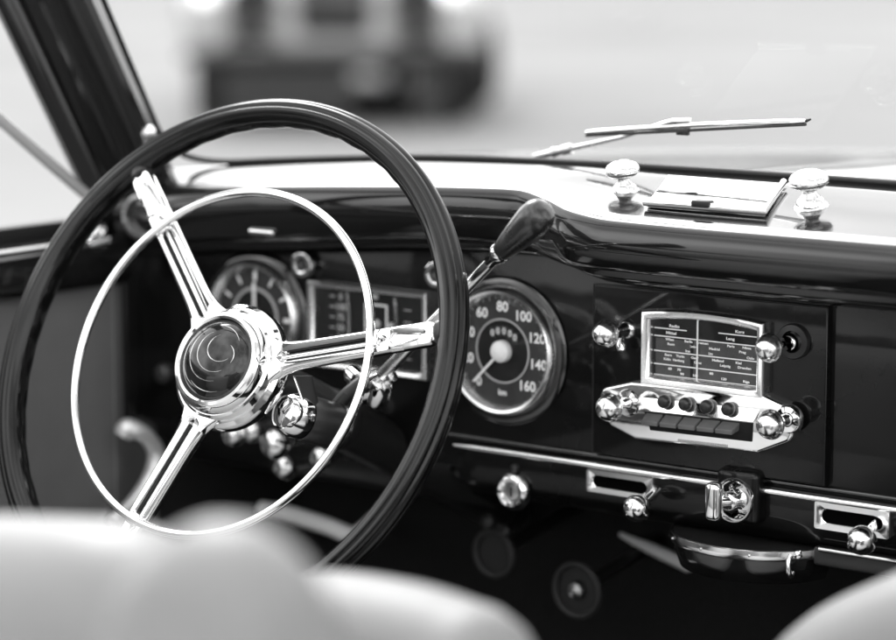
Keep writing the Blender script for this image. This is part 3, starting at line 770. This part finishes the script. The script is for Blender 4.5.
# pillar: ribbed section swept up the rake
def pillar(sx):
    bl_ = V((-.672, -.030, .088)); br = V((-.588, .004, .112))
    upv = V((.10, -.585, .82)).normalized()
    sec = []
    ax_ = (br - bl_); n_ = ax_.cross(upv).normalized()
    if n_.y > 0: n_ = -n_
    for u, d_ in ((0, 0), (.0, .006), (.06, .010), (.20, .011), (.22, .014), (.30, .015), (.335, .012), (.36, .012), (.38, .017), (.50, .018), (.54, .015), (.57, .0155), (.70, .017), (.84, .0165), (.86, .020), (.955, .020), (1.0, .014), (1.0, 0)):
        sec.append(bl_ + ax_ * u + n_ * d_)
    rows = [[(p + upv * h) for p in sec] for h in (-.16, -.03, .10, .25, .42)]
    rows = [[V((q_.x * sx, q_.y, q_.z)) for q_ in r] for r in rows]
    return MB().grid(rows, close_v=True)
for sx in (1, -1): pillar(sx).build('pillar', 'paint', ws, angle=25)
MB().tube([(-.55, -.262, .50), (-.3, -.235, .51), (0, -.225, .515), (.3, -.235, .51), (.55, -.262, .50)], .014, 12).build('header_rail', 'paint', ws)
sp_ = aty(147.5, 133, -.045)
MB().lathe([(.0065, -.004), (.0065, .001), (.0055, .0035), (.003, .0052), (.0001, .0056)], sp_, (.3, -1, -.2), 24).build('screw', 'chrome', ws)
MB().lathe([(.0045, -.004), (.004, .002), (.0001, .0035)], aty(145, 140, -.043), (.3, -1, -.2), 20).build('screw', 'worn_chrome', ws)

wn = V((0, -math.cos(RK), -math.sin(RK)))
def wsp(px, py, lift=.012): return at(px, py, V((0, .067, .140)) - wn * lift, wn)
wi = thing('windscreen_wiper', wsp(560, 152), 'chrome windscreen wiper with long thin blade lying across the glass', 'wiper')
A, B = wsp(586, 132.5), wsp(806, 121)
bl_ = MB(); N = 24
bl_.tube([A.lerp(B, k / N) - wn * (.002 * math.sin(PI * k / N)) for k in range(N + 1)], [.0014] + [.0022] * (N - 1) + [.0014], 10)
blade = bl_.build('blade', 'chrome', wi)
MB().tube([A.lerp(B, k / N) + V((0, .0, -.0028)) for k in range(N + 1)], .0013, 8).build('rubber_edge', 'rubber', blade)
MB().tube([B, B + RIGHT * .004 + V((0, 0, .0015))], [.0016, .0008], 8).build('end_clip', 'dark_metal', blade)
m0 = wsp(683, 126.5)
MB().prism([wsp(650, 125.5, .016), wsp(672, 119, .018), wsp(691, 118.5, .018), wsp(692, 128, .016), wsp(650, 129, .014)], wn * .003, .0006).build('bridge', 'chrome', wi)
MB().box(m0 + V((-.006, -.002, -.0075)), m0 + V((.006, .002, -.002)), .001).build('pivot_clip', 'dark_metal', wi)
P0, P1, P2 = wsp(672, 122, .02), wsp(622, 137.5, .018), wsp(572, 148.5, .014)
MB().tube([P0, P1, P2], [.0014, .0019, .0026], 10).build('arm', 'worn_chrome', wi)
P3 = wsp(535, 157, .008)
hb = MB(); hb.tube([P2, P2.lerp(P3, .25), P2.lerp(P3, .27), P2.lerp(P3, .5), P2.lerp(P3, .52), P3], [.0046, .0046, .0030, .0048, .0034, .0030], 12)
hb.build('arm_head', 'worn_chrome', wi)

# ================================================================== DOOR (left) and body shell
body = thing('open_car', (0, 0, -.8), 'open vintage car body around the dashboard, grey lined left door and pale bonnet', 'car')
XD = -.64
lin = MB()
ys = [-1.15, -.6, -.3, -.15, -.045, -.036, -.028, -.020, .028]
def door_x(y, z):
    r = .0025 if -.037 < y < -.027 else 0
    return XD + r - .0
rows = [[V((door_x(y, z), y, z)) for z in (.010, 0, -.05, -.1, -.2, -.3, -.45)] for y in ys]
door = lin.grid(rows).build('door', 'trim', body, angle=20)
door['label'] = 'left door lining in grey panelled trim'
MB().tube([(XD + .0005, -.032, z) for z in (.006, -.1, -.2, -.44)], .0022, 8).build('piping', mat('piping_grey', .35, .5), door)
MB().box((XD - .07, -1.15, .004), (XD + .016, -.012, .052), .012, 4).build('top_rail', 'paint', door)
MB().box((XD - .10, -1.15, -.55), (XD - .055, .05, .047), .01).build('skin', 'bonnet', door)
MB().box((XD - .05, -1.15, .050), (XD - .035, -.03, .0655), .002).build('window_seal', 'rubber', door)
MB().tube([atx(-70, 58, XD), atx(50, 164, XD), atx(98, 205, XD)], .0055, 12).build('quarter_window_bar', 'carwhite', door)
hp = [atx(122, 436, -.61), atx(127, 429, -.607), atx(138, 431, -.60), atx(149, 439, -.597), atx(156, 452, -.597), atx(155, 468, -.597), atx(146, 486, -.60), atx(132, 504, -.60), atx(112, 524, -.60)]
hr = [.0085, .0108, .0085, .0078, .0088, .0090, .0080, .0072, .0070]
hc_ = catmull(hp, 6)
hrr = [hr[min(8, i // 6)] * (1 - (i % 6) / 6) + hr[min(8, i // 6 + 1)] * ((i % 6) / 6) for i in range(len(hc_))]
MB().tube(hc_, hrr, 16).build('handle', mat('handle_alloy', .9, .28, .55), door, angle=60)
MB().lathe([(.02, 0), (.019, .006), (.010, .009), (.008, .03)], atx(112, 524, XD), (1, 0, 0), 28).build('handle_base', 'chrome', door)
MB().lathe([(.008, 0), (.0075, .008), (.0001, .012)], atx(98, 232, XD), (.6, -.6, .5), 24).build('lock_button', 'chrome', door)
MB().tube([atx(88, 246, XD + .01), atx(108, 240, XD + .014)], [.004, .005], 12).build('catch', 'worn_chrome', door)
v_ = aty(147, 216, -.018)
vr = thing('vent_ring', v_, 'blurred chrome ring vent at the far left end of the dashboard by the pillar', 'vent')
MB().lathe([(.024, 0), (.0245, .005), (.022, .009), (.0185, .010), (.016, .006), (.0155, .0)], v_, (.25, -1, 0), 40).build('ring', 'worn_chrome', vr)
disc_mesh(MB(), v_, (.25, -1, 0), .016, 32, .002).build('grille', 'plastic', vr)

kb = thing('side_knob', aty(171, 372, -.02), 'small dim dark knob left of the wheel hub at the dashboard end', 'knob')
c = aty(171, 372, -.02)
MB().lathe([(.004, -.04), (.004, 0), (.009, .002), (.0105, .008), (.009, .014), (.005, .017), (.0001, .0175)], c, (0, -1, 0), 28).build('knob', 'plastic', kb)

# body: floor, firewall, tub, front wings, bonnet
MB().box((-.64, -1.5, -.62), (.64, .30, -.58)).build('floor', 'carpet', body)
MB().box((-.66, .24, -.6), (.66, .27, .10)).build('firewall', 'carpet', body)
MB().box((-.655, .031, -.6), (-.640, .26, .09)).build('kick_panel', 'carpet', body)
MB().box((.642, .05, -.6), (.655, .26, .09)).build('kick_panel', 'carpet', body)
MB().box((.655, -1.15, -.6), (.70, .05, .02), .012).build('passenger_door', 'leather_reflect', body)  # unseen door, given the brightened leather to whiten the bezel reflections
MB().box((-.14, -1.2, -.6), (.10, .26, -.46), .05, 4).build('tunnel', 'carpet', body)
rows = []
for k in range(25):
    y = .075 + (1.45 - .075) * k / 24; u = k / 24
    w = .66 - .30 * u; row = []
    for j in range(33):
        t = -1 + 2 * j / 32
        yb = key_at(max(-.639, min(.639, t * w)))[0] + .012 if k == 0 else y + .01
        z = .136 - .055 * u - .10 * u ** 4 - .020 * abs(t) ** 2.2 - .16 * max(0, abs(t) - .8) * 2
        z += .004 * math.exp(-(t / .05) ** 2)
        row.append(V((t * w, yb, z)))
    rows.append(row)
MB().grid(rows).build('bonnet', 'bonnet', body, angle=60)
for sx in (-1, 1):
    rows = []
    for k in range(17):
        y = .0 + 1.5 * k / 16; row = []
        for j in range(13):
            t = PI * j / 12
            row.append(V((sx * (.82 - .13 * math.cos(t)), y, -.26 + .20 * math.sin(t) * math.sin(PI * (.12 + .88 * k / 16)) ** .6)))
        rows.append(row)
    MB().grid(rows).build('front_wing', 'bonnet', body, angle=60)
    MB().grid([[V((sx * .95, .0 + 1.5 * k / 8, z)) for z in (-.62, -.26)] for k in range(9)]).build('wing_side', 'bonnet', body)
MB().box((-.66, -1.52, -.6), (.66, -1.48, -.22)).build('rear_bulkhead', 'carpet', body)

# things in the footwell
hb_ = thing('handbrake_lever', aty(275, 512, .1), 'blurred bright chrome lever lying low behind the steering wheel', 'lever')
MB().tube(catmull([aty(262, 509, .1), aty(285, 513, .1), aty(325, 525, .1), aty(352, 535, .1), aty(364, 529, .1), aty(374, 520, .1)], 6), .0085, 14).build('bar', mat('pale_lever', .85, .3), hb_)
MB().tube([aty(374, 520, .1), aty(374, 520, .24)], .006, 10).build('rod', 'dark_metal', hb_)
ub = thing('tray_handle', aty(635, 540, .1), 'blurred chrome handle bar below the dashboard, left of the pull-out tray', 'handle')
MB().tube([aty(620, 534, .2), aty(634, 541, .2), aty(655, 550, .2), aty(689, 566, .2), aty(692, 568, .2)], [.002, .0038, .0058, .0062, .004], 14).build('bar', bpy.data.materials['pale_lever'], ub)
MB().tube([aty(640, 543, .2), aty(640, 543, .24)], .005, 10).build('mount', 'dark_metal', ub)
for (px, py, r, nm_, lb) in ((494, 553, .021, 'foot_pedal', 'dim round pedal with grey outer ring in the footwell, left one'), (577, 590, .024, 'foot_pedal', 'dim round pedal with pale centre in the footwell, right one at the bottom edge')):
    c = aty(px, py, .1)
    pd = thing(nm_, c, lb, 'pedal', 'round pedals in the footwell')
    MB().tube([c + V((math.cos(t * PI / 20) * r, 0, math.sin(t * PI / 20) * r)) for t in range(40)], .003, 8, closed=True).build('ring', mat('pedal_grey', .022, .6) if px < 500 else bpy.data.materials['pedal_grey'], pd)
    disc_mesh(MB(), c, (0, -1, 0), r, 32, -.002).build('pad', 'rubber', pd)
    MB().tube([c + V((0, .003, 0)), c + V((0, .14, .02))], .006, 10).build('arm', 'dark_metal', pd)
    if px > 500: MB().lathe([(.009, 0), (.007, .004), (.0001, .006)], c, (0, -1, 0), 20).build('stud', 'worn_chrome', pd)
bq = thing('cable_bracket', aty(492, 524, .09), 'dim grey bracket hanging in the dark below the ignition lock', 'bracket')
MB().lathe([(.008, 0), (.007, .005), (.0001, .008)], aty(489, 521, .08), (0, -1, .3), 20).build('clamp', 'dark_metal', bq)
MB().lathe([(.006, 0), (.005, .004), (.0001, .006)], aty(506, 531, .08), (0, -1, .3), 20).build('clamp', 'dark_metal', bq)
MB().tube([aty(489, 521, .085), aty(506, 531, .085), aty(520, 515, .14)], .003, 8).build('bracket', 'dark_metal', bq)

# ================================================================== SEATS (pale leather, near the camera)
def seat_roll(top, y, r, depth, lean=.25):
    """upholstered back: rounded along its top edge, hanging down from the curve"""
    T = catmull(top, 5); rows = []
    for p in T:
        row = []
        for k in range(9):
            a = PI * k / 8
            row.append(V((p.x, p.y + r * math.cos(a) * -1, p.z - r + r * math.sin(a))))
        row = [V((p.x, p.y - r - lean * .5 * depth, p.z - r - depth))] + [V((p.x, p.y - r - lean * .2 * depth, p.z - r - depth * .4))] + row + [V((p.x, p.y + r - lean * .2 * depth, p.z - r - depth * .4)), V((p.x, p.y + r - lean * .5 * depth, p.z - r - depth))]
        rows.append(row)
    return MB().grid(rows)
ds = thing('front_seat', (.1, -.9, -.5), 'pale leather front seat back, strongly blurred in the lower left foreground', 'car seat')
top = [aty(a, b, -.88) for a, b in ((-330, 620), (-290, 560), (-220, 528), (-120, 518), (-20, 515), (60, 517), (100, 520), (130, 527), (150, 536), (175, 550), (205, 556), (235, 561), (262, 572), (284, 590), (300, 610), (310, 680))]
seat_roll(top, -.88, .05, .3).build('backrest', 'leather', ds, angle=80)
hs = thing('seat_hump', (-.3, -.1, -.4), 'soft rounded hump of pale upholstery, strongly blurred below the wheel hub', 'car seat')
top = [aty(a, b, -1.02) for a, b in ((126, 660), (138, 600), (156, 556), (180, 530), (208, 519), (234, 521), (260, 535), (282, 562), (296, 600), (302, 670))]
seat_roll(top, -1.02, .03, .3).build('backrest', 'leather', hs, angle=80)
cs = thing('seat_bolster', (.2, -.75, -.5), 'rounded pale leather seat shoulder nearest the camera, bottom edge left of centre', 'car seat')
top = [aty(a, b, -.72) for a, b in ((176, 680), (200, 622), (228, 596), (262, 577), (300, 571), (340, 573), (385, 580), (420, 588), (455, 600), (490, 616), (510, 660))]
seat_roll(top, -.72, .045, .22).build('backrest', 'leather', cs, angle=70)
MB().box((-.60, -.72, -.45), (-.08, -.14, -.33), .05, 4).build('unseen_cushion', 'leather_reflect', body)  # unseen cushions, back and rear bench, added to brighten reflections in the chrome
MB().box((.08, -.72, -.45), (.60, -.14, -.33), .05, 4).build('unseen_cushion', 'leather_reflect', body)
MB().box((-.60, -.92, -.45), (-.08, -.74, .0), .06, 4).build('unseen_seat_back', 'leather_reflect', body)
MB().box((-.62, -1.46, -.5), (.62, -1.26, .02), .07, 4).build('unseen_rear_seat', 'leather_reflect', body)
MB().box((-.62, -1.30, -.5), (.62, -.98, -.30), .05, 4).build('unseen_rear_cushion', 'leather_reflect', body)
ps = thing('passenger_seat', (.45, -.5, -.5), 'pale leather passenger seat shoulder in the lower right corner', 'car seat')
top = [aty(a, b, -.42) for a, b in ((760, 690), (782, 645), (805, 618), (835, 599), (870, 583), (915, 565), (960, 553), (1010, 549), (1060, 565), (1080, 620))]
seat_roll(top, -.42, .05, .25).build('backrest', 'leather', ps, angle=70)

# ================================================================== OUTSIDE
GZ = -.95
g = MB().add([(-400, -400, GZ), (400, -400, GZ), (400, 400, GZ), (-400, 400, GZ)], [[0, 1, 2, 3]]).build('ground', 'gravel'); tag(g, kind='structure')

def ground_at(px, py): return atz(px, py, GZ)
pc = ground_at(335, 128); vd = V((CAM.x - pc.x, CAM.y - pc.y, 0)).normalized(); rot = math.atan2(vd.y, vd.x) + PI / 2
car = thing('parked_car', (0, 0, 0), 'pale vintage car facing the camera, far out of focus beyond the windscreen', 'car')
def ploft(secs, n=24):
    """body sections: (y, half width, z low, z high, roundness)"""
    rows = []
    for y, w, zl, zh, e in secs:
        row = []
        for j in range(n):
            a = 2 * PI * j / n; ca, sa = math.cos(a), math.sin(a)
            row.append(V((w * math.copysign(abs(ca) ** e, ca), y, (zl + zh) / 2 + (zh - zl) / 2 * math.copysign(abs(sa) ** e, sa))))
        rows.append(row)
    m_ = MB().grid(rows, close_v=True)
    k = len(rows); m_.f.append(list(range(n))); m_.f.append([(k - 1) * n + j for j in range(n - 1, -1, -1)])
    return m_
ploft([(-.02, .30, .42, .85, .6), (.1, .40, .40, .95, .5), (.9, .52, .38, 1.02, .45), (1.3, .70, .34, 1.04, .4), (2.6, .76, .34, 1.05, .4), (3.6, .70, .36, 1.0, .5), (4.2, .45, .42, .85, .6)]).build('body', 'carwhite', car)
ploft([(1.25, .58, .98, 1.06, .5), (1.75, .60, .98, 1.48, .5), (2.6, .60, .98, 1.54, .5), (3.3, .52, .95, 1.2, .6)]).build('cabin', 'cardark', car)
for sx in (-1, 1):
    ploft([(.0, .10, .5, .75, .8), (.25, .17, .36, .90, .7), (.6, .18, .34, .95, .7), (1.1, .15, .30, .80, .8), (1.5, .08, .28, .5, .8)])
    fw = ploft([(-.05, .10, .48, .75, .8), (.2, .17, .40, .90, .7), (.6, .18, .42, .93, .7), (1.1, .15, .34, .78, .8), (1.5, .08, .30, .5, .8)])
    for v in fw.v: v.x += sx * .68
    fw.build('wing', 'carwhite', car)
    MB().lathe([(.0001, -.01), (.12, -.02), (.13, .02), (.10, .12), (.0001, .16)], (sx * .45, -.05, .78), (0, 1, 0), 24).build('headlight', 'dark_metal', car)
    for wy in (.5, 3.3):
        w_ = MB().lathe([(.20, -.09), (.31, -.085), (.335, -.05), (.335, .05), (.31, .085), (.20, .09)], (sx * .70, wy, .335), (1, 0, 0), 32).build('wheel', 'tyre', car)
        MB().lathe([(.0001, .07), (.12, .075), (.20, .06)], (sx * .70, wy, .335), (sx, 0, 0), 24).build('hubcap', 'chrome', w_)
MB().tube([(-.82, -.02, .44), (-.5, -.14, .45), (0, -.17, .45), (.5, -.14, .45), (.82, -.02, .44)], .045, 10).build('bumper', 'cardark', car)
gm = MB(); gm.box((-.20, -.06, .56), (.20, 0, .92), .04)
gm.build('grille', 'cardark', car)
MB().box((-.62, .1, .06), (.10, 3.8, .36)).build('underbody', 'cardark', car)
MB().box((.44, .1, .02), (.62, 3.8, .36)).build('underbody', 'cardark', car)
MB().box((.10, 3.0, .20), (.44, 3.8, .36)).build('underbody', 'cardark', car)
car.location = (pc.x, pc.y, GZ); car.rotation_euler = (0, 0, rot); car.scale = (1.14, 1.1, 1.05)
# a dark trunk-like post of a second parked car's tyre stack beside it
c2 = ground_at(405, 112)
car2 = thing('parked_car', (0, 0, 0), 'dark car standing beside the pale one, a soft black shape beyond the windscreen', 'car')
ploft([(0, .55, .35, .9, .5), (.4, .68, .25, 1.0, .4), (2.5, .76, .28, 1.05, .4), (4.0, .6, .35, .9, .5)]).build('body', 'cardark', car2)
ploft([(1.0, .6, .95, 1.05, .5), (1.6, .62, .95, 1.5, .5), (2.8, .6, .95, 1.5, .5), (3.4, .5, .9, 1.1, .6)]).build('cabin', 'cardark', car2)
for sx in (-1, 1):
    for wy in (.6, 3.2):
        MB().lathe([(.0001, -.08), (.30, -.085), (.33, -.05), (.33, .05), (.30, .085), (.0001, .09)], (sx * .66, wy, .33), (1, 0, 0), 28).build('wheel', 'tyre', car2)
car2.location = (c2.x, c2.y, GZ); car2.rotation_euler = (0, 0, rot + .2)

# far belt of trees all round, mirrored in paint and chrome
tb = MB()
rr = random.Random(3)
for k in range(9000):
    a = rr.uniform(0, 2 * PI)
    hmax = 3.2 + 1.5 * math.sin(a * 5 + 1) + 1.2 * math.sin(a * 13) + .7 * math.sin(a * 31)
    az = math.degrees(math.atan2(math.sin(a), math.cos(a)))
    D = rr.uniform(55, 66)
    z = hmax * rr.random() ** .8
    p = V((D * math.cos(a), D * math.sin(a), GZ + z)); s = rr.uniform(.5, 1.1)
    u = V((rr.uniform(-1, 1), rr.uniform(-1, 1), rr.uniform(-1, 1))).normalized(); w = u.orthogonal().normalized()
    tb.add([p + u * s, p + w * s, p - u * s, p - w * s], [[0, 1, 2, 3]])
tb.build('distant_trees', 'foliage', fix=False)
tag(bpy.data.objects['distant_trees'], 'far belt of dark leafy trees around the parking ground', 'trees', kind='stuff')

# ================================================================== LIGHT
SUN_EL = 44.0
sun_dir = V((-.80, .60, 0)).normalized() * math.cos(math.radians(SUN_EL)) + V((0, 0, math.sin(math.radians(SUN_EL))))
w = bpy.data.worlds.new('World'); scene.world = w; w.use_nodes = True
nt = w.node_tree; bg = nt.nodes['Background']
sky = nt.nodes.new('ShaderNodeTexSky'); sky.sky_type = 'NISHITA'; sky.sun_disc = False
sky.sun_elevation = math.radians(SUN_EL)
sky.sun_rotation = math.atan2(sun_dir.x, sun_dir.y)
sky.air_density = 1.0; sky.dust_density = 3.0
bw = nt.nodes.new('ShaderNodeRGBToBW'); nt.links.new(sky.outputs[0], bw.inputs[0])
tc = nt.nodes.new('ShaderNodeTexCoord')
nz = nt.nodes.new('ShaderNodeTexNoise'); nz.inputs['Scale'].default_value = 2.2; nz.inputs['Detail'].default_value = 6
nt.links.new(tc.outputs['Generated'], nz.inputs['Vector'])
mr = nt.nodes.new('ShaderNodeMapRange'); mr.inputs['From Min'].default_value = .38; mr.inputs['From Max'].default_value = .68
mr.inputs['To Min'].default_value = 5; mr.inputs['To Max'].default_value = 24
nt.links.new(nz.outputs['Fac'], mr.inputs['Value'])
ad = nt.nodes.new('ShaderNodeMath'); ad.operation = 'ADD'
nt.links.new(bw.outputs[0], ad.inputs[0]); nt.links.new(mr.outputs[0], ad.inputs[1])
nt.links.new(ad.outputs[0], bg.inputs['Color'])
bg.inputs['Strength'].default_value = .13
sl_ = bpy.data.lights.new('sun', 'SUN'); sl_.energy = 2.2; sl_.angle = math.radians(25)
so = bpy.data.objects.new('sun', sl_); COL.objects.link(so)
so.rotation_euler = sun_dir.to_track_quat('Z', 'Y').to_euler()

# ================================================================== CAMERA
cd = bpy.data.cameras.new('camera'); co = bpy.data.objects.new('camera', cd); COL.objects.link(co)
cd.sensor_width = 36; cd.sensor_fit = 'HORIZONTAL'; cd.lens = 36 * F; cd.clip_start = .05; cd.clip_end = 1500
mw = Matrix((RIGHT, UP, -DIR)).transposed().to_4x4(); mw.translation = CAM
co.matrix_world = mw
cd.dof.use_dof = True; cd.dof.focus_distance = 2.13; cd.dof.aperture_fstop = 2.8; cd.dof.aperture_blades = 9
scene.camera = co
scene.render.engine = 'CYCLES'
scene.cycles.use_denoising = True
scene.cycles.max_bounces = 10; scene.cycles.transparent_max_bounces = 12
scene.cycles.sample_clamp_indirect = 6
scene.view_settings.view_transform = 'Standard'; scene.view_settings.look = 'None'
scene.view_settings.exposure = 0; scene.view_settings.gamma = 1
